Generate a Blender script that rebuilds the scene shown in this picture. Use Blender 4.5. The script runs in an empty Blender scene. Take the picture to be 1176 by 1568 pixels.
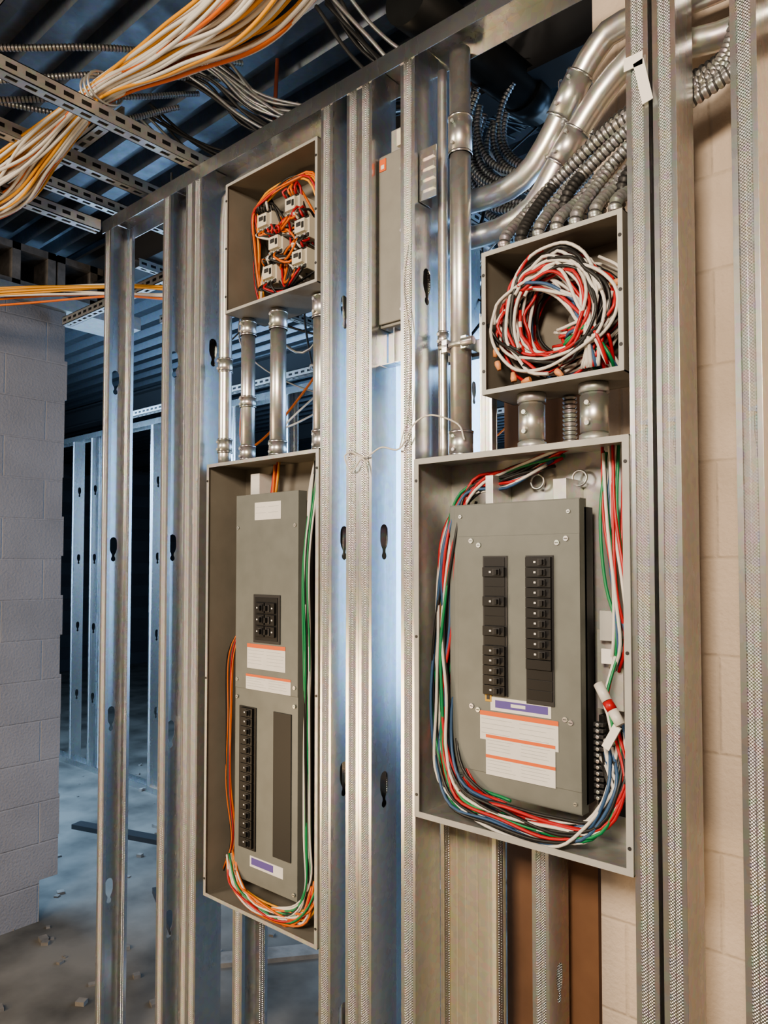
import bpy, math, random
from mathutils import Vector, Matrix
random.seed(7)
R=random.uniform
C=bpy.context
try:
    C.scene.view_settings.look='AgX - Medium High Contrast'
except Exception as e: print('look',e)
# ------------------------------------------------------------------ materials
def newmat(name):
    m=bpy.data.materials.new(name); m.use_nodes=True
    nt=m.node_tree; b=nt.nodes['Principled BSDF']
    return m,nt,b
def simple(name,col,rough=.5,metal=0.0,noise=0.0,nscale=40,bump=0.0,dark=None):
    m,nt,b=newmat(name)
    b.inputs['Roughness'].default_value=rough; b.inputs['Metallic'].default_value=metal
    b.inputs['Base Color'].default_value=(*col,1)
    tc=nt.nodes.new('ShaderNodeTexCoord'); n=nt.nodes.new('ShaderNodeTexNoise')
    n.inputs['Scale'].default_value=nscale; n.inputs['Detail'].default_value=5
    nt.links.new(tc.outputs['Object'],n.inputs['Vector'])
    if noise>0:
        cr=nt.nodes.new('ShaderNodeValToRGB')
        d=dark if dark else tuple(c*(1-noise) for c in col)
        cr.color_ramp.elements[0].color=(*d,1); cr.color_ramp.elements[0].position=.3
        cr.color_ramp.elements[1].color=(*col,1); cr.color_ramp.elements[1].position=.65
        nt.links.new(n.outputs['Fac'],cr.inputs['Fac']); nt.links.new(cr.outputs['Color'],b.inputs['Base Color'])
    if bump>0:
        bp=nt.nodes.new('ShaderNodeBump'); bp.inputs['Strength'].default_value=bump; bp.inputs['Distance'].default_value=.01
        nt.links.new(n.outputs['Fac'],bp.inputs['Height']); nt.links.new(bp.outputs['Normal'],b.inputs['Normal'])
    return m
def galv(name,col=(.66,.67,.68),rough=.3,knurl=False,stretch=True,metal=.95,bump=.035):
    m,nt,b=newmat(name); N=nt.nodes; L=nt.links
    b.inputs['Metallic'].default_value=metal
    tc=N.new('ShaderNodeTexCoord')
    mp=N.new('ShaderNodeMapping'); L.new(tc.outputs['Object'],mp.inputs['Vector'])
    mp.inputs['Scale'].default_value=(9,9,1.2) if stretch else (14,14,14)
    n=N.new('ShaderNodeTexNoise'); n.inputs['Scale'].default_value=1.5; n.inputs['Detail'].default_value=5; L.new(mp.outputs['Vector'],n.inputs['Vector'])
    v=N.new('ShaderNodeTexVoronoi'); v.inputs['Scale'].default_value=70; L.new(tc.outputs['Object'],v.inputs['Vector'])
    cr=N.new('ShaderNodeValToRGB'); cr.color_ramp.elements[0].position=.3; cr.color_ramp.elements[1].position=.7
    cr.color_ramp.elements[0].color=(col[0]*.82,col[1]*.82,col[2]*.82,1); cr.color_ramp.elements[1].color=(*col,1)
    L.new(n.outputs['Fac'],cr.inputs['Fac'])
    mx=N.new('ShaderNodeMixRGB'); mx.blend_type='MULTIPLY'; mx.inputs['Fac'].default_value=.14
    L.new(cr.outputs['Color'],mx.inputs['Color1']); L.new(v.outputs['Color'],mx.inputs['Color2']); L.new(mx.outputs['Color'],b.inputs['Base Color'])
    mr=N.new('ShaderNodeMapRange'); mr.inputs['To Min'].default_value=rough+.08; mr.inputs['To Max'].default_value=rough-.04
    L.new(n.outputs['Fac'],mr.inputs['Value']); L.new(mr.outputs['Result'],b.inputs['Roughness'])
    bp=N.new('ShaderNodeBump'); bp.inputs['Strength'].default_value=bump; bp.inputs['Distance'].default_value=.012
    L.new(n.outputs['Fac'],bp.inputs['Height'])
    last=bp
    if knurl:
        s=N.new('ShaderNodeSeparateXYZ'); L.new(tc.outputs['Object'],s.inputs[0])
        def sn(sock,k):
            a=N.new('ShaderNodeMath'); a.operation='MULTIPLY'; a.inputs[1].default_value=k; L.new(sock,a.inputs[0])
            c=N.new('ShaderNodeMath'); c.operation='SINE'; L.new(a.outputs[0],c.inputs[0]); return c
        a=sn(s.outputs['X'],1100); c=sn(s.outputs['Z'],1100)
        p=N.new('ShaderNodeMath'); p.operation='MULTIPLY'; L.new(a.outputs[0],p.inputs[0]); L.new(c.outputs[0],p.inputs[1])
        b2=N.new('ShaderNodeBump'); b2.inputs['Strength'].default_value=.65; b2.inputs['Distance'].default_value=.0013
        L.new(p.outputs[0],b2.inputs['Height']); L.new(bp.outputs['Normal'],b2.inputs['Normal']); last=b2
    L.new(last.outputs['Normal'],b.inputs['Normal'])
    return m
def block(name,c1,c2,mortar,axis='x',off=(0,0),bump=.5,ms=.006,groove=.5):
    m,nt,b=newmat(name); N=nt.nodes; L=nt.links
    b.inputs['Roughness'].default_value=.9
    tc=N.new('ShaderNodeTexCoord'); s=N.new('ShaderNodeSeparateXYZ'); L.new(tc.outputs['Object'],s.inputs[0])
    cb=N.new('ShaderNodeCombineXYZ'); L.new(s.outputs['X' if axis=='x' else 'Y'],cb.inputs['X']); L.new(s.outputs['Z'],cb.inputs['Y'])
    mp=N.new('ShaderNodeMapping'); mp.inputs['Location'].default_value=(off[0],off[1],0); L.new(cb.outputs[0],mp.inputs['Vector'])
    br=N.new('ShaderNodeTexBrick'); br.inputs['Scale'].default_value=1; br.inputs['Brick Width'].default_value=.4; br.inputs['Row Height'].default_value=.2
    br.inputs['Mortar Size'].default_value=ms; br.inputs['Mortar Smooth'].default_value=1
    br.inputs['Color1'].default_value=(*c1,1); br.inputs['Color2'].default_value=(*c2,1); br.inputs['Mortar'].default_value=(*mortar,1)
    L.new(mp.outputs[0],br.inputs['Vector'])
    n=N.new('ShaderNodeTexNoise'); n.inputs['Scale'].default_value=90; n.inputs['Detail'].default_value=8; L.new(tc.outputs['Object'],n.inputs['Vector'])
    n2=N.new('ShaderNodeTexNoise'); n2.inputs['Scale'].default_value=3; n2.inputs['Detail'].default_value=6; L.new(tc.outputs['Object'],n2.inputs['Vector'])
    cr=N.new('ShaderNodeValToRGB'); cr.color_ramp.elements[0].position=.3; cr.color_ramp.elements[1].position=.7
    cr.color_ramp.elements[0].color=(.76,.76,.76,1); cr.color_ramp.elements[1].color=(1,1,1,1); L.new(n2.outputs['Fac'],cr.inputs['Fac'])
    mx=N.new('ShaderNodeMixRGB'); mx.blend_type='MULTIPLY'; mx.inputs['Fac'].default_value=.8; L.new(br.outputs['Color'],mx.inputs['Color1']); L.new(cr.outputs['Color'],mx.inputs['Color2'])
    L.new(mx.outputs['Color'],b.inputs['Base Color'])
    b1=N.new('ShaderNodeBump'); b1.inputs['Strength'].default_value=bump; b1.inputs['Distance'].default_value=.006; L.new(n.outputs['Fac'],b1.inputs['Height'])
    b2=N.new('ShaderNodeBump'); b2.invert=True; b2.inputs['Strength'].default_value=groove; b2.inputs['Distance'].default_value=.004
    L.new(br.outputs['Fac'],b2.inputs['Height']); L.new(b1.outputs['Normal'],b2.inputs['Normal']); L.new(b2.outputs['Normal'],b.inputs['Normal'])
    return m
M={}
M['galv']=galv('galvanized_steel',(.78,.79,.79),.25); M['knurl']=galv('knurled_galvanized',(.78,.78,.78),.27,knurl=True)
M['galvbox']=galv('galvanized_box',(.60,.60,.58),.42,stretch=False,metal=.65)
M['galvw']=galv('galvanized_warm_lit',(.76,.69,.54),.42,metal=.35)  # golden light on the stud below the right panel, put into the colour
M['emt']=galv('emt_conduit',(.78,.775,.75),.33,metal=.88,stretch=False)
M['flex']=galv('armored_flex',(.50,.50,.49),.38,stretch=False,metal=.7)
M['flexd']=simple('armored_flex_groove_shade',(.05,.05,.05),.6)  # shade between the armour ridges painted as a dark colour
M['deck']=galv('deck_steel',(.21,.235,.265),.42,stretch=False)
M['grey']=simple('grey_enamel',(.185,.195,.18),.42,0,.12,20)
M['greyl']=simple('light_grey_enamel',(.43,.43,.41),.45,0,.12,20)
M['greym']=simple('cabinet_grey_enamel',(.27,.265,.24),.45,0,.12,20)
M['beige']=simple('taupe_enamel',(.25,.23,.195),.5,0,.15,12)
M['black']=simple('black_plastic',(.012,.012,.013),.4)
M['dark']=simple('dark_plastic',(.035,.035,.037),.45)
M['strip']=simple('dark_filler_strip',(.022,.022,.022),.5)
M['bflex']=simple('black_flex',(.03,.03,.03),.5)
M['pipe']=simple('black_iron_pipe',(.012,.013,.013),.35,.2,.3,30)
M['wwht']=simple('white_wire',(.70,.67,.62),.4); M['wred']=simple('red_wire',(.48,.025,.03),.4)
M['wgrn']=simple('green_wire',(.02,.24,.09),.4); M['wblu']=simple('blue_wire',(.05,.11,.22),.4)
M['wblk']=simple('black_wire',(.02,.02,.02),.4); M['worg']=simple('orange_wire',(.70,.16,.02),.4)
M['wyel']=simple('yellow_wire',(.80,.38,.05),.4)
M['nut']=simple('tan_wire_nut',(.78,.34,.15),.5)
M['label']=simple('label_paper',(.75,.74,.71),.6,0,.05,50); M['ltxt']=simple('label_ink',(.45,.45,.45),.6); M['lorg']=simple('label_orange',(.75,.16,.05),.5)
M['purple']=simple('purple_label',(.12,.09,.33),.5); M['gold']=simple('gold_label',(.55,.33,.05),.5)
M['relay']=simple('relay_white',(.70,.66,.55),.45); M['ply']=simple('plywood',(.32,.17,.095),.65,0,.3,6,.1)
M['conc']=simple('concrete_floor',(.22,.205,.18),.85,0,.65,2.6,.6)
M['rubble']=simple('rubble',(.26,.24,.215),.9,0,.4,15,.5)
M['cmu']=simple('bare_block',(.24,.22,.20),.9,0,.3,30,.4)
M['wallR']=block('block_wall_tan',(.72,.60,.49),(.70,.58,.475),(.65,.54,.435),'x',(0.07,.035))
M['wallL']=block('block_wall_grey',(.33,.31,.31),(.30,.285,.285),(.37,.35,.35),'y',(.1,.02),bump=.8,groove=.8)
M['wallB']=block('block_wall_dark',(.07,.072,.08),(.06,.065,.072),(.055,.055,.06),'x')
M['paper']=simple('paper_tag',(.85,.83,.78),.6)
M['rust']=simple('rust_primer',(.22,.06,.035),.7,0,.3,30)
# ------------------------------------------------------------------ mesh builder
def cr_spline(P,step=.02,closed=False):
    P=[Vector(p) for p in P]; out=[]
    n=len(P); segs=n if closed else n-1
    for i in range(segs):
        if closed: a,b,c,d=P[(i-1)%n],P[i],P[(i+1)%n],P[(i+2)%n]
        else: a=P[i-1] if i>0 else P[0]*2-P[1]; b=P[i]; c=P[i+1]; d=P[i+2] if i+2<n else P[-1]*2-P[-2]
        k=max(2,int((c-b).length/step))
        for j in range(k):
            t=j/k
            out.append(.5*((2*b)+(c-a)*t+(2*a-5*b+4*c-d)*t*t+(3*b-a-3*c+d)*t**3))
    if not closed: out.append(P[-1])
    return out
class MB:
    def __init__(s): s.v=[];s.f=[];s.m=[];s.s=[];s.mats=[]
    def mi(s,k):
        if k not in s.mats: s.mats.append(k)
        return s.mats.index(k)
    def face(s,idx,k,sm=False): s.f.append(idx); s.m.append(s.mi(k)); s.s.append(sm)
    def box(s,x0,x1,y0,y1,z0,z1,k,rot=None):
        c=Vector(((x0+x1)/2,(y0+y1)/2,(z0+z1)/2)); o=len(s.v)
        for x in (x0,x1):
            for y in (y0,y1):
                for z in (z0,z1):
                    p=Vector((x,y,z))
                    if rot is not None: p=c+rot@(p-c)
                    s.v.append(p)
        for q in ((0,1,3,2),(4,6,7,5),(0,4,5,1),(2,3,7,6),(0,2,6,4),(1,5,7,3)): s.face([o+i for i in q],k)
    def tube(s,pts,r,k,seg=8,closed=False,rf=None,caps=True,kf=None):
        pts=[Vector(p) for p in pts]; n=len(pts); o=len(s.v)
        t0=(pts[1]-pts[0]).normalized(); up=Vector((0,0,1)) if abs(t0.z)<.9 else Vector((1,0,0))
        nrm=(up-t0*up.dot(t0)).normalized()
        for i,p in enumerate(pts):
            if closed: t=pts[(i+1)%n]-pts[i-1]
            else: t=pts[min(i+1,n-1)]-pts[max(i-1,0)]
            if t.length<1e-9: t=t0
            t=t.normalized(); nrm=(nrm-t*nrm.dot(t)).normalized(); bn=t.cross(nrm)
            rr=r if rf is None else rf(i,n)
            for j in range(seg):
                a=2*math.pi*j/seg; s.v.append(p+(nrm*math.cos(a)+bn*math.sin(a))*rr)
        for i in range(n if closed else n-1):
            a=o+i*seg; b=o+((i+1)%n)*seg; kk=k if kf is None else kf(i)
            for j in range(seg): s.face([a+j,a+(j+1)%seg,b+(j+1)%seg,b+j],kk,True)
        if caps and not closed:
            s.face([o+j for j in range(seg)][::-1],k); s.face([o+(n-1)*seg+j for j in range(seg)],k)
    def cyl(s,p0,p1,r,k,seg=24): s.tube([p0,p1],r,k,seg)
    def flex(s,P,r,k,seg=10,pitch=.009,amp=.13):
        pts=cr_spline(P,pitch/3)
        s.tube(pts,r,k,seg,rf=lambda i,n:r*(1+amp*(.8 if i%3<2 else -1)),kf=lambda i:(k if i%3!=1 else ('flexd' if k=='flex' else 'black')))
    def build(s,name,parent=None,bevel=0,solid=0):
        me=bpy.data.meshes.new(name); me.from_pydata([tuple(v) for v in s.v],[],s.f)
        for k in s.mats: me.materials.append(M[k])
        for p,mi,sm in zip(me.polygons,s.m,s.s): p.material_index=mi; p.use_smooth=sm
        me.update(); ob=bpy.data.objects.new(name,me); C.collection.objects.link(ob)
        if parent:
            ob.parent=parent; ob.matrix_parent_inverse=Matrix.Translation(-Vector(parent.location))
        if solid:
            md=ob.modifiers.new('s','SOLIDIFY'); md.thickness=solid; md.offset=0
        if bevel:
            md=ob.modifiers.new('b','BEVEL'); md.width=bevel; md.segments=2; md.limit_method='ANGLE'
        return ob
def group(name,loc):
    e=bpy.data.objects.new(name,None); e.location=loc; e.empty_display_size=.1; C.collection.objects.link(e); return e
def bundle(mb,P,n,spread,cols,r=.003,step=.02,jit=.5,ends=0.0):
    P=[Vector(p) for p in P]
    for i in range(n):
        a=R(0,6.28); q=spread*math.sqrt(R(0,1)); off=Vector((math.cos(a)*q,math.sin(a)*q*.6,math.sin(a+1)*q))
        pts=[]
        for j,p in enumerate(P):
            e=ends if j in (0,len(P)-1) else 0
            pts.append(p+off+Vector((R(-1,1),R(-.6,.6),R(-1,1)))*(spread*jit+e))
        mb.tube(cr_spline(pts,step),r,cols[i%len(cols)],6)
# ------------------------------------------------------------------ studs
HOLE=[(.042,0),(.039,.008),(.032,.013),(.020,.0145),(.0,.0145),(-.012,.011),(-.02,.006),(-.027,.005),(-.032,.008),(-.038,.009),(-.043,.006),(-.046,0)]
HZ=[.61,1.21,1.81,2.41]
def stud(x,y,z0,z1,s=1,depth=.092,fl=.041,holes=HZ,name='metal_stud',rot=0,wk='galv'):
    mb=MB()
    prof=[(0,0),(.008,0),(.0095,.002),(.011,0),(.0185,0),(.020,.0016),(.0215,0),(.029,0),(.0305,.002),(.032,0),(fl,0),(fl,.010)]
    def ext(pr,k):
        o=len(mb.v)
        for (a,b) in pr:
            mb.v.append(Vector((a*s,b,z0))); mb.v.append(Vector((a*s,b,z1)))
        for i in range(len(pr)-1): mb.face([o+2*i,o+2*i+2,o+2*i+3,o+2*i+1],'knurl' if 1<i<9 else wk)
    ext(prof,'knurl'); ext([(a,depth-b) for a,b in prof],'knurl')
    yc=depth/2; hs=sorted([h for h in holes if z0+.1<h<z1-.1]); zz=z0
    def quad(a,b):
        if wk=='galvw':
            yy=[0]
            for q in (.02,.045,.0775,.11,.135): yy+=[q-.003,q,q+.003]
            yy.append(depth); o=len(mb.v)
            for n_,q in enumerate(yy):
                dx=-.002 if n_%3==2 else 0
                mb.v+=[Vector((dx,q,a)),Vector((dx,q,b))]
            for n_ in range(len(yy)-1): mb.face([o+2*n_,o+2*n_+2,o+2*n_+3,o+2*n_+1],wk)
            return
        o=len(mb.v); mb.v+= [Vector((0,0,a)),Vector((0,depth,a)),Vector((0,depth,b)),Vector((0,0,b))]; mb.face([o,o+1,o+2,o+3],wk)
    for h in hs:
        zb=h-.046; zt=h+.042; quad(zz,zb)
        for sd in (-1,1):
            e=0 if sd<0 else depth
            pts=[(e,zb)]+[(yc+sd*w,h+dz) for dz,w in reversed(HOLE)]+[(e,zt)]
            o=len(mb.v); mb.v+=[Vector((0,a,b)) for a,b in pts]; mb.face(list(range(o,o+len(pts))),wk)
        zz=zt
    quad(zz,z1)
    ob=mb.build(name,solid=.0011); ob.location=(x,y,0); ob.rotation_euler=(0,0,rot); return ob
YW=1.33; ZT=2.985
stud(-2.453,YW,0.002,ZT-.002,1)
stud(-2.084,YW,.002,ZT-.002,1)
stud(-1.958,YW,.002,ZT-.002,1,holes=[])
stud(-1.876,YW,.002,ZT-.002,-1,holes=[2.41])
stud(-1.3145,YW,.002,ZT-.002,-1)
stud(-1.222,YW,.002,ZT-.002,-1)
stud(-1.1795,YW,.002,ZT-.002,-1,holes=[.61,1.21,1.81])
stud(-1.0465,YW,.002,ZT-.002,-1)
stud(-1.0465,YW+.097,2.0,ZT-.002,-1,holes=[])
stud(-.4985,YW,.002,ZT-.002,-1,holes=[])
stud(-.450,YW+.004,.002,ZT-.002,-1,holes=[])
stud(-.315,YW,.002,ZT-.002,-1,holes=[])
stud(-1.455,1.75,.002,ZT,-1)
stud(-1.56,2.3,.002,ZT,-1)
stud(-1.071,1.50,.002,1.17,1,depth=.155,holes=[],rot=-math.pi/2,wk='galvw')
stud(-.80,1.49,.002,1.17,-1,holes=[.22,.82])
stud(-1.70,YW,.002,.785,1,holes=[.4])
def track(name,x0,x1,y,z,up=-1,d=.0945,f=.045):
    mb=MB(); zf=z+up*f
    for yy in (y-.001,y+d-.001):
        o=len(mb.v); mb.v+=[Vector((x0,yy,z)),Vector((x1,yy,z)),Vector((x1,yy,zf)),Vector((x0,yy,zf))]; mb.face([o,o+1,o+2,o+3],'galv')
    o=len(mb.v); mb.v+=[Vector((x0,y-.001,z)),Vector((x1,y-.001,z)),Vector((x1,y+d-.001,z)),Vector((x0,y+d-.001,z))]; mb.face([o,o+1,o+2,o+3],'galv')
    return mb.build(name,solid=.0012)
track('top_track',-2.47,.4,YW-.001,ZT); track('floor_track',-2.47,.4,YW-.001,.001,1)
yb=3.2
for i,x in enumerate([-6.85,-6.38,-6.1,-5.12,-4.6,-4.1,-3.6,-3.1,-2.6,-2.1,-1.7]):
    stud(x,yb,.002,2.9,-1 if i%2 else 1)
track('top_track',-7,-1.2,yb-.001,2.902); track('floor_track',-7,-1.2,yb-.001,.001,1)
# ------------------------------------------------------------------ room shell
def shell(name,b,k):
    m=MB(); m.box(*b,k); return m.build(name)
shell('floor',(-12,3,-4,9,-.2,0),'conc')
shell('wall_right',(-.7287,3,1.6,1.8,0,3.5),'wallR')
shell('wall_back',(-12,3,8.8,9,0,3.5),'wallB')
shell('wall_front',(-5,3,-4.2,-4,0,3.5),'wallR')
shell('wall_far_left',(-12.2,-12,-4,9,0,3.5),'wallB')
shell('wall_side',(3,3.2,-4.2,1.8,0,3.5),'wallR')
m=MB()
for i in range(16):
    z0=i*.2; z1=z0+.2
    if z0>=3.04: break
    z1=min(z1,3.05)
    e=1.80+R(-.010,.006)-(0.09 if i==0 else 0)+(.004 if i%2 else 0)
    m.box(-3.9,-3.7,-3,e,z0,z1,'wallL')
m.build('wall_left')
m=MB()
for i in range(9):
    y0=-1.5+i*.4+.05
    z0,z1=3.121,3.34
    m.box(-3.9,-3.70,y0,y0+.39,z0,z0+.035,'cmu'); m.box(-3.9,-3.70,y0,y0+.39,z1-.035,z1,'cmu')
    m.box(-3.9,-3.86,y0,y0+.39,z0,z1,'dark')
    for yy in (y0,y0+.175,y0+.35): m.box(-3.9,-3.70,yy,yy+.04,z0,z1,'cmu')
m.build('hollow_block_course')
m=MB(); m.box(-3.92,-3.66,-2,2.2,3.051,3.06,'galvbox'); m.box(-3.668,-3.66,-2,2.2,3.06,3.119,'galvbox'); m.build('steel_lintel_angle')
m=MB(); prof=[]; y=-4
while y<9:
    prof+=[(y,3.5),(y+.06,3.5),(y+.08,3.44),(y+.14,3.44)]; y+=.16
prof.append((9,3.5))
for (a,b) in prof: m.v.append(Vector((-12,a,b))); m.v.append(Vector((3,a,b)))
for i in range(len(prof)-1): m.face([2*i,2*i+2,2*i+3,2*i+1],'deck')
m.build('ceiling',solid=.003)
# ------------------------------------------------------------------ enclosures
def enclosure(g,x0,x1,z0,z1,d,k,kin,lip=.012,t=.002,y0=None,name='enclosure_box'):
    y0=YW-.004 if y0 is None else y0
    m=MB(); y1=y0+d
    m.box(x0,x1,y1-t,y1,z0,z1,kin)
    m.box(x0,x0+t,y0,y1,z0,z1,kin); m.box(x1-t,x1,y0,y1,z0,z1,kin)
    m.box(x0,x1,y0,y1,z0,z0+t,kin); m.box(x0,x1,y0,y1,z1-t,z1,kin)
    L=lip
    m.box(x0,x1,y0-.0015,y0,z0,z0+L,k); m.box(x0,x1,y0-.0015,y0,z1-L,z1,k)
    m.box(x0,x0+L,y0-.0015,y0,z0+L,z1-L,k); m.box(x1-L,x1,y0-.0015,y0,z0+L,z1-L,k)
    for (a,b) in ((x0+L/2,z0+.05),(x0+L/2,z1-.05),(x1-L/2,z0+.05),(x1-L/2,z1-.05),(x0+L/2,(z0+z1)/2),(x1-L/2,(z0+z1)/2)):
        m.cyl((a,y0-.003,b),(a,y0-.0015,b),.0035,'dark',10)
    return m.build(name,g)
def plabel(m,x0,x1,z0,z1,y,bands=1,lines=4):
    m.box(x0,x1,y-.0006,y,z0,z1,'label')
    h=(z1-z0)/bands
    for b in range(bands):
        t=z0+h*(b+1)
        if lines>2: m.box(x0,x1,y-.0009,y-.0005,t-h*.16,t-.0,'lorg')
        w=(x1-x0)/2
        for c in range(2):
            for l in range(lines):
                zz=t-h*.26-l*(h*.66/lines)
                m.box(x0+w*c+.004,x0+w*c+w*R(.7,.93),y-.0009,y-.0005,zz-.0009,zz,'ltxt')
def screw(m,x,z,y,r=.0055):
    m.cyl((x,y-.003,z),(x,y,z),r,'emt',14); m.box(x-r*.7,x+r*.7,y-.0034,y-.0029,z-.0007,z+.0007,'dark')
def breaker(m,x0,x1,z0,z1,y,side=1,sw=True):
    m.box(x0,x1,y-.007,y+.002,z0+.0006,z1-.0006,'black')
    if sw:
        xc=(x0+x1)/2+side*(x1-x0)*.16; zc=(z0+z1)/2
        m.box(xc-.0085,xc+.0085,y-.010,y-.007,zc-(z1-z0)*.33,zc+(z1-z0)*.33,'dark')
        m.box(xc-.004+side*.003,xc+.003+side*.003,y-.017,y-.010,zc-(z1-z0)*.24,zc+(z1-z0)*.24,'black')
        m.box(xc-side*.016-.0025,xc-side*.016+.0025,y-.0076,y-.0069,zc-.002,zc+.002,'label')
# ---- right panel
g=group('electrical_panel',(-.79,1.4,1.59))
enclosure(g,-1.045,-.541,1.186,1.993,.146,'greyl','galvbox',lip=.013)
m=MB(); yf=1.38
m.box(-.9827,-.6659,1.40,1.44,1.27,1.87,'dark')
m.box(-.972,-.6659,yf,yf+.002,1.256,1.885,'grey')
m.box(-.9855,-.972,yf+.001,yf+.022,1.256,1.885,'grey'); m.box(-.6679,-.6659,yf,yf+.03,1.256,1.885,'grey')
m.box(-.9855,-.6659,yf+.002,yf+.03,1.254,1.258,'grey'); m.box(-.9855,-.6659,yf+.002,yf+.03,1.883,1.887,'grey')
m.box(-.962,-.6659,yf-.0018,yf,1.36-.06,1.815,'grey')
m.build('dead_front_cover',g,bevel=.0012)
m=MB(); yb_=yf-.0018
zt=1.768; ph=.0212
m.box(-.893,-.832,yb_-.003,yb_,1.470,1.771,'dark'); m.box(-.787,-.723,yb_-.003,yb_,1.462,1.771,'dark')
for i in range(14):
    z1=zt-i*ph; z0=z1-ph
    if i in (1,4,7,9,10,11,12,13): breaker(m,-.890,-.836,z0,z1,yb_-.003,1,sw=True)
    else: m.box(-.889,-.837,yb_-.0045,yb_-.003,z0+.0005,z1-.0005,'black')
    if i<11: breaker(m,-.784,-.726,z0,z1,yb_-.003,1,sw=i!=10)
    else: m.box(-.784,-.726,yb_-.0045,yb_-.003,z0+.0005,z1-.0005,'black')
m.build('breakers',g,bevel=.0006)
m=MB()
plabel(m,-.903,-.715,1.372,1.434,yb_-.0005,1,4); plabel(m,-.888,-.722,1.298,1.384,yb_-.001,2,4)
m.box(-.876,-.731,yb_-.0012,yb_,1.437,1.466,'label'); m.box(-.864,-.738,yb_-.0018,yb_-.001,1.444,1.460,'purple'); m.box(-.825,-.79,yb_-.0022,yb_-.0017,1.449,1.456,'label')
m.box(-.889,-.873,yb_-.002,yb_,1.455,1.474,'gold'); m.box(-.885,-.877,yb_-.0026,yb_-.0019,1.460,1.469,'dark')
m.build('labels',g)
m=MB()
for (x,z) in ((-.925,1.805),(-.905,1.795),(-.715,1.797),(-.695,1.805),(-.925,1.44),(-.908,1.434),(-.70,1.44),(-.688,1.435),(-.952,1.285)): screw(m,x,z,yb_)
for (x,z) in ((-.955,1.86),(-.69,1.86),(-.955,1.275),(-.68,1.275)): screw(m,x,z,yf,.004)
m.build('screws',g)
m=MB()
m.box(-.648,-.638,1.42,1.46,1.28,1.45,'black'); 
for i in range(13): m.box(-.653,-.632,1.405,1.42,1.285+i*.012,1.293+i*.012,'dark'); m.cyl((-.643,1.400,1.289+i*.012),(-.643,1.406,1.289+i*.012),.004,'emt',8)
m.box(-.655,-.60,1.43,1.47,1.46,1.62,'galvbox'); m.box(-.64,-.61,1.41,1.43,1.60,1.66,'greyl'); m.box(-.635,-.612,1.405,1.41,1.555,1.585,'label')
m.box(-.66,-.56,1.44,1.47,1.25,1.40,'black')
m.build('neutral_bar',g,bevel=.001)
m=MB()
for x in (-.80,-.70):
    ring=[(x+.016*math.cos(a),1.452,1.935+.016*math.sin(a)) for a in [i*math.pi/12 for i in range(24)]]
    m.tube(ring,.003,'emt',8,closed=True)
m.box(-.895,-.875,1.39,1.47,1.88,1.95,'galvbox'); m.box(-.73,-.70,1.39,1.47,1.88,1.93,'galvbox')
m.build('mounting_brackets',g,bevel=.001)
m=MB(); cols=['wwht','wred','wblk','wgrn','wblu','wwht','wblk','wred','wwht','wred','wgrn']
bundle(m,[(-.74,1.43,1.985),(-.85,1.43,1.95),(-.95,1.41,1.92),(-.995,1.39,1.80),(-1.010,1.385,1.6),(-1.010,1.38,1.45),(-1.0,1.37,1.32),(-.95,1.36,1.245),(-.85,1.354,1.225),(-.72,1.352,1.222),(-.63,1.355,1.248),(-.59,1.375,1.34),(-.61,1.41,1.42)],30,.021,cols,.0037,jit=.55)
bundle(m,[(-.97,1.42,1.88),(-1.00,1.40,1.7),(-.985,1.40,1.55),(-1.005,1.39,1.42),(-.96,1.37,1.27),(-.85,1.36,1.225)],14,.022,['wred','wblk','wblu','wgrn','wblk','wred'],.0036,jit=.8)
bundle(m,[(-.62,1.43,1.99),(-.615,1.41,1.85),(-.60,1.40,1.72),(-.585,1.40,1.62),(-.60,1.42,1.55)],13,.019,['wgrn','wred','wwht','wblu','wred','wwht'],.0035,jit=.55)
bundle(m,[(-.64,1.42,1.38),(-.61,1.38,1.36),(-.59,1.37,1.3),(-.62,1.36,1.25),(-.70,1.355,1.23)],8,.015,['wblk','wblk','wwht','wblu'],.004,jit=.35)
bundle(m,[(-.60,1.42,1.60),(-.615,1.38,1.50),(-.60,1.36,1.47),(-.59,1.36,1.42)],4,.006,['wwht','wgrn','wred'],.003,jit=.3)
m.build('wiring',g)
m=MB()
for (a,b,k) in (((-.625,1.37,1.52),(-.603,1.36,1.49),'wwht'),((-.603,1.36,1.49),(-.592,1.358,1.475),'wred'),((-.592,1.358,1.475),(-.575,1.355,1.45),'wwht')): m.cyl(a,b,.010,k,14)
m.box(-.600,-.584,1.350,1.356,1.40,1.45,'paper',Matrix.Rotation(.5,3,'Y'))
m.build('taped_wire_end',g)
# ---- left panel
g=group('electrical_panel',(-1.594,1.4,1.42))
enclosure(g,-1.8315,-1.357,.787,2.051,.146,'galvbox','beige',lip=.010)
m=MB(); yf=1.37
m.box(-1.74,-1.485,1.39,1.43,.87,1.93,'dark')
m.box(-1.745,-1.478,yf,yf+.002,.852,1.40,'grey'); m.box(-1.745,-1.478,yf-.002,yf+.002,1.396,1.955,'grey')
for x in (-1.747,-1.480): m.box(x,x+.002,yf,yf+.03,.852,1.955,'grey')
m.build('dead_front_cover',g,bevel=.001)
m=MB(); y=yf-.002
m.box(-1.661,-1.548,y-.003,y,1.532,1.668,'dark'); m.box(-1.652,-1.557,y-.005,y-.002,1.540,1.660,'black')
for i in range(3): breaker(m,-1.645,-1.607,1.55+i*.033,1.58+i*.033,y-.004,1); breaker(m,-1.602,-1.563,1.55+i*.033,1.58+i*.033,y-.004,-1,sw=True)
m.box(-1.724,-1.650,yf-.003,yf,.944,1.346,'black'); 
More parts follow.
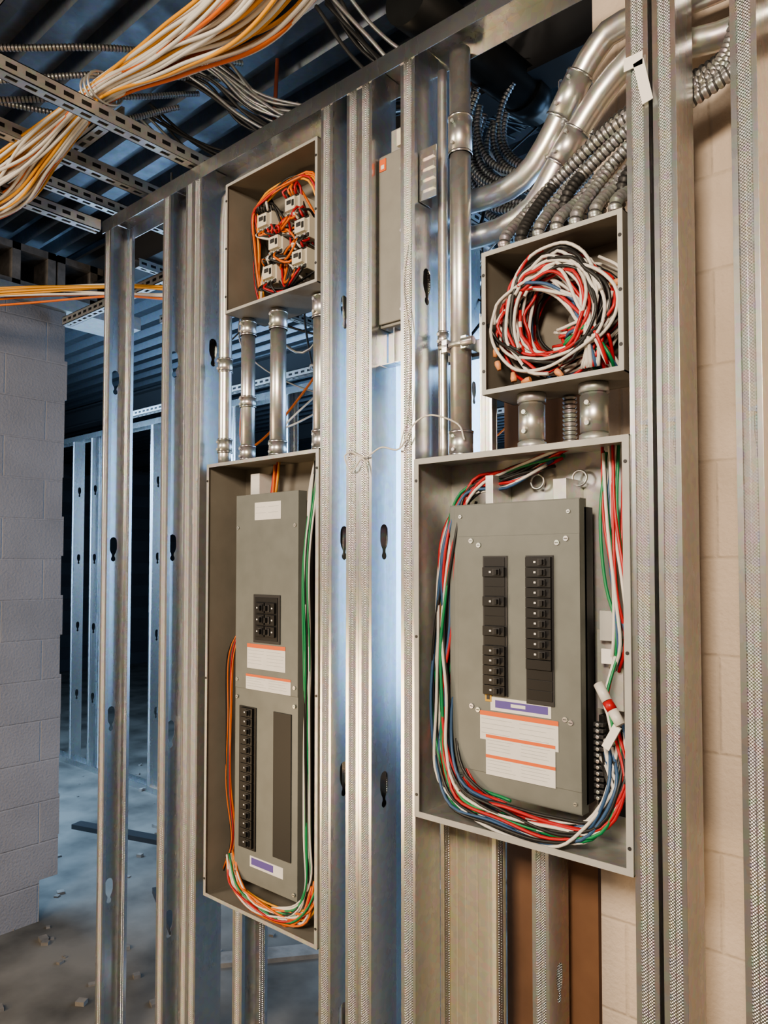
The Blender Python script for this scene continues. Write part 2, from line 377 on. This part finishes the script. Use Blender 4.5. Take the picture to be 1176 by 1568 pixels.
for i in range(15): breaker(m,-1.712,-1.660,.950+i*.0262,.950+(i+1)*.0262,yf-.002,1)
m.box(-1.5755,-1.503,yf-.003,yf,.95,1.346,'strip')
m.build('breakers',g,bevel=.0006)
m=MB()
plabel(m,-1.660,-1.548,1.88,1.93,y-.0005,1,2); plabel(m,-1.690,-1.527,1.457,1.527,y-.0005,1,5); plabel(m,-1.695,-1.505,1.397,1.440,y-.0005,1,4)
m.box(-1.675,-1.535,yf-.001,yf,.898,.928,'label'); m.box(-1.668,-1.575,yf-.0016,yf-.0008,.905,.924,'purple')
m.build('labels',g)
m=MB()
for (x,z) in ((-1.735,1.86),(-1.49,1.86),(-1.735,1.42),(-1.49,1.42),(-1.735,1.37),(-1.49,1.37),(-1.735,.87),(-1.49,.87)): screw(m,x,z,y,.005)
m.build('screws',g)
m=MB()
bundle(m,[(-1.44,1.40,2.04),(-1.43,1.37,1.92),(-1.435,1.36,1.75),(-1.43,1.36,1.5),(-1.435,1.36,1.3),(-1.43,1.36,1.05),(-1.43,1.36,.92),(-1.47,1.355,.84),(-1.58,1.355,.81)],10,.010,['wwht','wgrn','wwht','wblk','wgrn','wwht'],.0027,jit=.7)
bundle(m,[(-1.63,1.42,2.04),(-1.64,1.42,1.99),(-1.65,1.42,1.93)],8,.015,['worg','wred','wyel'],.004,jit=.3)
bundle(m,[(-1.74,1.42,1.6),(-1.79,1.39,1.5),(-1.785,1.38,1.3),(-1.79,1.38,1.1),(-1.775,1.39,.95),(-1.80,1.38,.86)],5,.010,['worg','worg','wblk','wred'],.002,jit=.6)
bundle(m,[(-1.77,1.38,.90),(-1.73,1.36,.84),(-1.64,1.352,.812),(-1.52,1.352,.808),(-1.43,1.355,.84),(-1.40,1.37,.93)],18,.016,['worg','wwht','wgrn','wwht','worg','wred','wwht','wyel'],.003,jit=.7)
m.build('wiring',g)
m=MB()
ring=[(-1.5+.02*math.cos(a),1.46,1.985+.02*math.sin(a)) for a in [i*math.pi/12 for i in range(24)]]
m.tube(ring,.003,'emt',8,closed=True); m.box(-1.72,-1.68,1.40,1.47,1.955,2.02,'label'); m.box(-1.46,-1.44,1.40,1.47,1.94,2.0,'galvbox')
m.build('mounting_brackets',g,bevel=.001)
# ---- contactor box, upper left
g=group('contactor_enclosure',(-1.557,1.4,2.68))
enclosure(g,-1.75,-1.365,2.487,2.872,.15,'greyl','beige',lip=.008)
m=MB()
RB=((-1.655,2.755),(-1.535,2.765),(-1.605,2.675),(-1.495,2.69),(-1.63,2.595),(-1.505,2.605))
for (x,z) in RB:
    m.box(x-.027,x+.027,1.395,1.47,z-.030,z+.030,'relay'); m.box(x-.020,x+.020,1.382,1.395,z-.014,z+.022,'relay')
    m.box(x-.027,x+.027,1.391,1.395,z-.029,z-.018,'dark'); m.box(x-.027,x+.027,1.391,1.395,z+.025,z+.030,'dark')
    for k in range(3): m.cyl((x-.018+k*.018,1.384,z-.023),(x-.018+k*.018,1.392,z-.023),.0045,'emt',8)
    m.box(x-.012,x+.006,1.380,1.383,z+.002,z+.014,'dark'); m.box(x+.009,x+.018,1.380,1.383,z-.006,z+.012,'wblk')
m.box(-1.60,-1.43,1.41,1.475,2.50,2.545,'black')
for k in range(6): m.box(-1.595+k*.027,-1.577+k*.027,1.40,1.41,2.508,2.538,'dark')
m.build('contactors',g,bevel=.0015)
m=MB()
for i,(x,z) in enumerate(RB):
    for k in range(10):
        c=random.choice(['wred','worg','wblk','wblk','wblk','wwht','wred']); sx=x-.024+.005*k; up=1 if k%2 else -1
        tx,tz=RB[(i+1+k)%6]
        P=[(sx,1.388,z+up*.028),(sx+R(-.01,.01),1.378,z+up*.043),((sx+tx)/2+R(-.02,.02),1.40,z+up*.055+R(-.01,.01)),(tx+R(-.045,.045),1.43,tz+up*R(.02,.05))]
        m.tube(cr_spline(P,.01),.0036,c,6)
bundle(m,[(-1.70,1.44,2.50),(-1.705,1.41,2.60),(-1.700,1.40,2.70),(-1.69,1.39,2.79),(-1.63,1.38,2.82),(-1.53,1.38,2.835),(-1.45,1.39,2.82),(-1.43,1.41,2.74)],10,.012,['worg','wyel','wred','worg','wblk'],.0034,jit=.7)
bundle(m,[(-1.715,1.44,2.50),(-1.70,1.42,2.56),(-1.68,1.41,2.6),(-1.66,1.40,2.64)],5,.008,['wyel','wwht','wblk'],.0034,jit=.5)
m.build('wiring',g)
# ---- junction box with coiled wires
g=group('junction_box',(-.70,1.4,2.27))
enclosure(g,-.860,-.548,2.113,2.42,.13,'greyl','beige',lip=.010)
m=MB(); cx,cz=-.708,2.268
cl=['wwht','wred','wblk','wwht','wblu','wred','wwht','wblk','wwht','wred','wwht','wblk','wred','wwht']
for i in range(70):
    rx=R(.072,.138); rz=R(.080,.134); a0=R(0,6.28); span=R(3.0,6.6); yy=R(1.340,1.425); P=[]
    k=12; dx=R(-.012,.012); dz=R(-.012,.008)
    for j in range(k+1):
        a=a0+span*j/k; q=1+R(-.07,.06)
        P.append((min(max(cx+dx+math.cos(a)*rx*q,-.852),-.557),yy+R(-.008,.008),min(max(cz+dz+math.sin(a)*rz*q,2.122),2.412)))
    m.tube(cr_spline(P,.012),.0036,cl[i%len(cl)],6)
for i in range(14):
    m.tube(cr_spline([(R(-.80,-.76),R(1.34,1.38),R(2.32,2.36)),(R(-.72,-.68),R(1.335,1.37),R(2.30,2.35)),(R(-.66,-.63),R(1.335,1.37),R(2.24,2.28)),(R(-.64,-.60),R(1.335,1.36),R(2.19,2.22)),(R(-.65,-.58),1.36,2.14)],.012),.0036,['wwht','wwht','wred','wwht','wblu'][i%5],6)
for i in range(18):
    m.tube(cr_spline([(R(-.72,-.68),R(1.35,1.40),R(2.17,2.24)),(R(-.68,-.62),R(1.34,1.38),R(2.18,2.23)),(R(-.64,-.59),R(1.35,1.4),R(2.15,2.2)),(R(-.65,-.58),R(1.4,1.43),2.12)],.012),.0036,random.choice(['wwht','wgrn','wgrn','wred','wblu','wwht']),6)
for (x,z) in ((-.838,2.205),(-.832,2.175),(-.795,2.145),(-.765,2.132),(-.572,2.29),(-.69,2.135)):
    a=R(0,6.28); p=Vector((x,1.345,z)); d=Vector((math.cos(a),0,math.sin(a)))*.010
    m.tube([p-d,p-d*.3,p+d],.007,'nut',10,rf=lambda i,n:[.0060,.0070,.0042][i])
m.cyl((-.70,1.43,2.27),(-.70,1.452,2.27),.012,'beige',16)
m.build('coiled_wires',g)
# ------------------------------------------------------------------ conduits
def emt(name,P,r,couplings=(),step=.03):
    m=MB(); pts=cr_spline(P,step) if len(P)>2 else [Vector(p) for p in P]
    m.tube(pts,r,'emt',24)
    for (t,l) in couplings:
        i=min(int(t*(len(pts)-1)),len(pts)-2)
        if len(pts)==2: c=pts[0].lerp(pts[1],t); d=(pts[1]-pts[0]).normalized()
        else: c=pts[i]; d=(pts[i+1]-pts[max(i-1,0)]).normalized()
        m.cyl(c-d*l/2,c+d*l/2,r*1.13,'emt',24)
        for e in (-.5,.44): m.cyl(c+d*l*e,c+d*(l*e+.005),r*1.19,'galv',24)
        sd=Vector((0,-1,0)) 
        for e in (-.28,.28):
            q=c+d*l*e+sd*r*1.1; m.cyl(q,q+sd*.008,.004,'galvbox',8)
    return m.build(name)
emt('conduit',[(-1.735,1.40,2.053),(-1.735,1.40,2.486)],.021,((.07,.04),(.42,.03),(.93,.04)))
emt('conduit',[(-1.60,1.40,2.053),(-1.60,1.40,2.486)],.023,((.07,.04),(.92,.05)))
emt('conduit',[(-1.425,1.40,2.053),(-1.425,1.40,2.486)],.022,((.08,.05),(.92,.06)))
emt('conduit',[(-1.812,1.375,2.053),(-1.812,1.375,2.3),(-1.812,1.375,2.80),(-1.795,1.38,2.875),(-1.74,1.39,2.91),(-1.66,1.42,2.915),(-1.60,1.6,2.92)],.0195,((.3,.04),(.08,.04)))
emt('conduit',[(-.966,1.40,1.995),(-.966,1.40,2.955)],.0245,((.035,.055),(.785,.09)))
emt('conduit',[(-1.02,1.405,1.995),(-1.02,1.405,2.55),(-1.02,1.405,2.93)],.012,((.3,.03),))
m=MB()
m.box(-1.04,-.90,1.43,1.452,2.235,2.275,'galvbox'); m.box(-1.0,-.985,1.37,1.44,2.24,2.27,'galv'); m.box(-.947,-.932,1.37,1.44,2.24,2.27,'galv')
m.tube([(-.966+.027*math.cos(a),1.40+.027*math.sin(a),2.255) for a in [i*math.pi/12 for i in range(24)]],.006,'galvbox',6,closed=True)
m.cyl((-1.01,1.375,2.255),(-.985,1.375,2.255),.006,'emt',8); m.cyl((-.935,1.36,2.25),(-.905,1.36,2.25),.010,'emt',12)
m.box(-.912,-.880,1.415,1.417,1.995,2.32,'galv'); m.box(-.912,-.910,1.395,1.415,1.995,2.32,'galv'); m.box(-.882,-.880,1.395,1.415,1.995,2.32,'galv')
m.build('conduit_clamp',bevel=.001)
def nipple(x,y):
    m=MB(); m.cyl((x,y,1.995),(x,y,2.112),.0245,'emt',28)
    m.cyl((x,y,1.995),(x,y,2.010),.030,'galvbox',12); m.cyl((x,y,2.094),(x,y,2.112),.030,'galvbox',12)
    m.cyl((x,y,2.014),(x,y,2.088),.0280,'emt',28)
    for z in (2.03,2.07): m.cyl((x,y-.028,z),(x,y-.036,z),.005,'galvbox',8)
    m.build('conduit_nipple')
nipple(-.775,1.385); nipple(-.635,1.385)
m=MB(); m.flex([(-.72,1.45,1.995),(-.72,1.45,2.05),(-.72,1.45,2.11)],.014,'flex'); m.build('flexible_conduit')
emt('conduit',[(-1.04,1.505,2.652),(-.936,1.50,2.640),(-.857,1.50,2.655),(-.799,1.50,2.708),(-.7206,1.50,2.824),(-.6686,1.50,2.885),(-.6117,1.50,2.905),(-.43,1.50,2.885),(-.1,1.50,2.88)],.027,((.33,.10),(.72,.03)))
emt('conduit',[(-1.04,1.505,2.560),(-.918,1.50,2.552),(-.832,1.50,2.578),(-.768,1.50,2.656),(-.698,1.50,2.740),(-.6326,1.50,2.80),(-.55,1.50,2.83),(-.43,1.52,2.80),(-.1,1.52,2.80)],.027,((.35,.08),))
m=MB(); m.cyl((-1.17,1.45,3.22),(-1.13,3.6,3.36),.068,'pipe',28); m.cyl((-1.153,2.0,3.256),(-1.151,2.12,3.264),.078,'pipe',28); m.build('black_pipe')
m=MB()
kk=['flex','flex','bflex','flex','flex','bflex','flex','flex','flex','flex','flex','bflex','flex']
for i in range(13):
    x=-.83+i*.0208; y0=1.37+.055*(i%2); t=i/12
    q=.022*(i%3)
    P=[(x,y0,2.422),(x+.003,y0,2.46),(x+.02,1.42,2.52-.02*t+q*.5),(x+.075-.02*t,1.44+q*.4,2.575-.03*t+q),(-.625+.010*i,1.445+q*.4,2.60+.05*(1-t)+q-.02*t),(-.52,1.455+q*.4,2.63+.05*(1-t)+q*.6),(-.42+.005*i,1.465+q*.5,2.70+q*.8),(-.375,1.475+q,2.82),(-.35,1.5+q,3.1)]
    m.flex(P,.0122,kk[i],10,.011,.13)
    m.cyl((x,y0,2.421),(x,y0,2.447),.0138,'emt',12)
m.build('armored_cable_bundle')
m=MB()
for i in range(20):
    rr=R(.14,.26); cx,cz=R(-1.08,-1.0),R(3.0,3.1); yy=1.84+R(-.05,.10); a0=R(2.2,3.0); P=[]
    for j in range(11):
        a=a0+j*.36; P.append((cx+rr*math.cos(a),yy+j*.004,cz+rr*math.sin(a)))
    m.flex(P,.0095,'flex',8,.011)
m.build('armored_cable_coil')
g=group('grey_cabinet',(-1.132,1.42,2.52))
m=MB(); m.box(-1.176,-1.0895,1.358,1.42,2.33,2.76,'greym'); m.box(-1.174,-1.0915,1.350,1.356,2.337,2.753,'greym'); m.build('cabinet_body',g,bevel=.0025)
m=MB(); m.box(-1.170,-1.150,1.348,1.350,2.715,2.745,'lorg'); m.box(-1.165,-1.155,1.3475,1.348,2.72,2.73,'label'); m.box(-1.15,-1.10,1.37,1.42,2.76,2.82,'galvbox'); m.box(-1.125,-1.105,1.36,1.37,2.77,2.81,'relay')
for z in (2.36,2.55,2.70): m.cyl((-1.10,1.345,z),(-1.10,1.350,z),.004,'emt',10)
m.build('cabinet_fittings',g)
m=MB(); m.box(-1.176,-1.09,1.39,1.392,2.24,2.326,'galv'); m.box(-1.176,-1.09,1.36,1.39,2.24,2.242,'galv'); m.box(-1.135,-1.133,1.36,1.39,2.24,2.326,'galv'); m.build('sheet_metal_bracket')
m=MB(); m.box(-1.04,-.995,1.345,1.347,2.60,2.72,'galv'); m.box(-1.043,-1.041,1.345,1.39,2.60,2.72,'galv')
for z in (2.62,2.645,2.67,2.695): m.box(-1.035,-1.0,1.340,1.345,z,z+.012,'galv')
m.build('stud_clip')
m=MB(); m.box(-.985,-.745,1.62,1.64,.0,2.25,'ply'); m.build('plywood_sheet')
m=MB()
m.tube(cr_spline([(-1.24,1.322,2.03),(-1.19,1.32,2.012),(-1.14,1.32,2.03),(-1.08,1.315,2.02),(-1.04,1.315,2.07),(-1.00,1.33,2.09),(-.955,1.37,2.07),(-.93,1.36,2.03)],.01),.0022,'wwht',6)
m.tube(cr_spline([(-1.06,1.322,2.50),(-1.07,1.318,2.40),(-1.05,1.318,2.25),(-1.06,1.318,2.10),(-1.08,1.315,2.02)],.01),.0014,'wwht',6)
m.tube(cr_spline([(-1.24,1.322,2.03),(-1.26,1.32,2.02),(-1.235,1.318,1.98),(-1.20,1.32,2.01),(-1.18,1.32,1.96)],.01),.0022,'wwht',6)
m.build('loose_cord')
m=MB()
m.box(-.541,-.505,1.322,1.3235,2.675,2.70,'paper'); m.box(-.515,-.495,1.322,1.3235,2.60,2.685,'paper',Matrix.Rotation(-.2,3,'Y'))
m.build('paper_tag')
# ------------------------------------------------------------------ ceiling clutter
def strut(p0,p1,name='strut_channel',w=.041,h=.041):
    p0=Vector(p0);p1=Vector(p1); L=(p1-p0).length; m=MB(); n=int(L/.05)
    m.box(0,L,-w/2,-w/2+.0025,0,h,'galvbox'); m.box(0,L,w/2-.0025,w/2,0,h,'galvbox'); 
    m.box(0,L,-w/2,-.010,h-.0025,h,'galvbox'); m.box(0,L,.010,w/2,h-.0025,h,'galvbox')
    m.box(0,L,-w/2,-.007,0,.0025,'galvbox'); m.box(0,L,.007,w/2,0,.0025,'galvbox')
    for i in range(n): m.box(i*.05,i*.05+.02,-.007,.007,0,.0025,'galvbox')
    for i in range(n): m.box(i*.05+.012,i*.05+.040,-w/2-.0006,-w/2,h*.35,h*.65,'black')
    ob=m.build(name); d=(p1-p0).normalized(); ob.location=p0; ob.rotation_euler=d.to_track_quat('X','Z').to_euler(); return ob
strut((-1.93,.2,2.995),(-1.93,2.6,2.995)); strut((-2.25,.2,3.02),(-2.25,2.4,3.02)); strut((-1.55,1.5,3.05),(-1.55,3.6,3.05))
strut((-3.6,1.75,2.95),(-1.6,1.75,2.95)); strut((-3.6,2.3,3.1),(-.9,2.3,3.1)); strut((-5,2.8,2.8),(-1.2,2.8,2.8)); strut((-3.6,.75,3.2),(-1.2,.75,3.2))
strut((-2.7,.4,3.15),(-2.7,4.5,3.15)); strut((-3.2,1.9,3.19),(-3.2,5,3.19)); strut((-.95,1.9,3.1),(-.95,4,3.1)); strut((-4,4.2,2.75),(-.9,4.2,2.75))
strut((-3.6,1.12,3.08),(-2.0,1.12,3.08)); strut((-2.45,.3,2.93),(-2.45,1.30,2.93))
m=MB()
for (x,y) in ((-1.96,.75),(-1.96,1.8),(-2.28,.75),(-2.73,1.78),(-2.73,2.33),(-1.58,2.33),(-.98,2.33),(-3.23,2.83)): m.cyl((x,y,2.9),(x,y,3.44),.005,'galvbox',8); m.cyl((x,y,2.93),(x,y,2.945),.010,'emt',6)
m.build('threaded_hanger_rods')
for y in (2.0,3.9,6.0):
    m=MB(); m.box(-12,-.75,y-.06,y+.06,3.42,3.435,'dark'); m.box(-12,-.75,y-.06,y+.06,3.24,3.252,'dark'); m.box(-12,-.75,y-.005,y+.005,3.25,3.42,'dark'); m.build('roof_joist')
for (x,r) in ((-1.35,.025),(-1.75,.02),(-2.0,.03)):
    m=MB(); m.cyl((x,1.75,3.16),(x-.05,6,3.16),r,'emt',20); m.build('conduit')
m=MB(); m.cyl((-1.90,1.62,2.95),(-1.84,1.60,3.44),.007,'rust',10); m.build('threaded_red_rod')
m=MB()
P=[(-.3,.80,3.25),(-.75,.90,3.04),(-1.165,.977,2.95),(-1.55,1.02,3.02),(-1.93,1.03,3.085),(-2.21,1.0,3.02),(-2.404,.969,2.96),(-2.75,.94,2.98),(-3.2,.9,3.05)]
wc=['wwht','wwht','wyel','wwht','wwht','wyel','wwht','worg']
for i in range(56):
    a=R(0,6.28); q=.034*math.sqrt(R(0,1)); pts=[]
    sp=[2.3,2.4,2.1,1.5,.85,1.5,2.1,2.0,2.0]
    for j,p in enumerate(P):
        aa=a+R(-.45,.45); pts.append(Vector(p)+Vector((R(-.01,.01),math.cos(aa)*q*sp[j]*1.2,math.sin(aa)*q*sp[j])))
    m.tube(cr_spline(pts,.03),.0046,wc[i%8] if not (-.9<a-1.5<1.2 and i%2) else 'wyel',8)
for k in range(3): m.tube([(-1.93+.02*k-.02,1.03+.052*math.cos(a),3.085+.043*math.sin(a)) for a in [i*math.pi/10 for i in range(20)]],.0035,'galvbox',6,closed=True)
m.build('data_cable_bundle')
m=MB()
bundle(m,[(-3.6,.9,2.82),(-3.1,1.3,2.86),(-2.75,1.55,2.86),(-2.5,1.7,2.84),(-2.35,1.70,2.88),(-2.3,1.70,2.93)],12,.03,['wyel','wwht','wyel','wwht','worg'],.005,jit=.5)
m.build('data_cable_bundle')
m=MB()
bundle(m,[(-2.10,1.38,3.44),(-1.98,1.44,3.36),(-1.85,1.50,3.22),(-1.72,1.56,3.15),(-1.60,1.64,3.16),(-1.48,1.80,3.24),(-1.40,2.05,3.34),(-1.35,2.4,3.40)],18,.055,['flex','wblk','flex','flex','bflex'],.0048,step=.03,jit=.35)
bundle(m,[(-2.4,1.45,3.40),(-2.2,1.50,3.22),(-2.0,1.55,3.12),(-1.85,1.62,3.20),(-1.8,1.8,3.38)],8,.04,['wblk','flex','wblk'],.005,step=.03,jit=.5)
bundle(m,[(-1.5,1.5,3.42),(-1.4,1.55,3.25),(-1.3,1.6,3.15),(-1.2,1.7,3.2),(-1.1,1.9,3.38)],8,.04,['flex','bflex','wblk'],.006,step=.03,jit=.4)
m.build('hanging_cables')
m=MB()
for i in range(22):
    x=R(-3.0,-1.3); y=R(1.8,3.1)
    m.tube(cr_spline([(x,y,3.2),(x+R(-.2,.3),y+R(-.1,.1),R(2.5,3.0)),(x+R(-.1,.4),y+R(-.2,.2),R(2.2,2.7)),(x+R(.1,.6),y+R(-.2,.3),R(2.4,3.0)),(x+R(.4,.9),y,3.3)],.03),R(.003,.006),random.choice(['flex','wblk','wwht','bflex','worg']),6)
m.build('hanging_cables')
m=MB()
for i in range(4):
    x=-2.3-.12*i; m.flex([(x-.5,.3,3.4),(x-.15,.55+.05*i,3.25+R(-.03,.03)),(x+.1,.8,3.2+R(-.04,.04)),(x+.3,1.1+.05*i,3.28),(x+.4,1.5,3.40)],.009,'flex',8,.01)
m.build('armored_cable_bundle')
# ------------------------------------------------------------------ floor debris
m=MB()
for i in range(360):
    x=R(-6,-1.0); y=R(1.5,4.5) if i%3 else R(.2,1.3); s=R(.003,.02)
    m.box(x-s,x+s,y-s*R(.5,1.4),y+s,0,s*R(.5,1.2),'rubble',Matrix.Rotation(R(0,3),3,'Z'))
m.build('floor_rubble')
def scrap(name,L_):
    m=MB()
    for (x,y,l,w,a,k) in L_: m.box(x-l/2,x+l/2,y-w/2,y+w/2,0,.02 if k!='dark' else .03,k,Matrix.Rotation(a,3,'Z'))
    m.build(name)
scrap('scrap_boards',((-4.4,2.6,.9,.08,.3,'dark'),(-3.9,2.9,1.1,.10,.1,'rubble'),(-3.1,2.75,.6,.1,1.4,'rubble'),(-3.3,2.2,.5,.12,-.4,'dark')))
scrap('scrap_boards',((-2.6,2.2,.5,.1,.9,'rubble'),(-2.2,1.75,.6,.09,.4,'ply'),(-1.9,2.1,.5,.14,2.0,'rubble'),(-1.9,1.7,.25,.12,.2,'label')))
# ------------------------------------------------------------------ lights
def area(name,loc,tgt,sx,sy,e,col):
    l=bpy.data.lights.new(name,'AREA'); l.shape='RECTANGLE'; l.size=sx; l.size_y=sy; l.energy=e; l.color=col
    o=bpy.data.objects.new(name,l); o.location=loc; o.rotation_euler=(Vector(tgt)-Vector(loc)).to_track_quat('-Z','Y').to_euler(); C.collection.objects.link(o)
area('work_light_warm',(.1,-1.3,2.8),(-.7,1.4,1.6),.6,.5,92,(1,.84,.66))
area('added_warm_front_left',(-3.0,-2.0,2.9),(-1.8,1.4,1.4),.9,.7,62,(1,.88,.73))  # added out of view so the front flanges reflect something warm
area('added_front_fill',(0,-2.4,3.2),(0,-3.2,0),1.6,.4,58,(1,.88,.73))  # added unseen fill that brightens the floor and wall behind the camera
area('added_low_warm_fill',(-2.8,-.5,.8),(-1.1,1.4,.7),.5,.8,24,(1,.72,.42))  # added low lamp behind the camera for warm reflections in the steel
area('hidden_blue_fill_right',(-.35,3.5,2.0),(-1.9,1.6,1.2),1.2,2.2,58,(.36,.62,1))  # added lamp hidden behind the right wall to tint stud webs blue
area('daylight_back_left',(-5.6,1.6,2.2),(-5.0,3.4,1.3),2.4,1.6,190,(.45,.69,1))
area('daylight_far',(-2.0,7.8,2.6),(-4,3.4,.3),3,1.2,80,(.5,.72,1))
area('added_blue_uplight',(-4.5,2.5,1.9),(-3.5,2.2,3.5),1.2,.6,16,(.45,.68,1))  # added uplight to brighten the ceiling deck
w=bpy.data.worlds.new('world'); w.use_nodes=True; C.scene.world=w
w.node_tree.nodes['Background'].inputs[0].default_value=(.50,.66,.90,1); w.node_tree.nodes['Background'].inputs[1].default_value=.5
# ------------------------------------------------------------------ camera
cd=bpy.data.cameras.new('camera'); cam=bpy.data.objects.new('camera',cd); C.collection.objects.link(cam)
cd.sensor_fit='VERTICAL'; cd.sensor_height=36; cd.lens=26; cd.shift_y=.0271; cd.clip_start=.05
cam.location=(0,0,1.75); cam.rotation_euler=(math.radians(92),0,math.radians(40.6))
C.scene.camera=cam
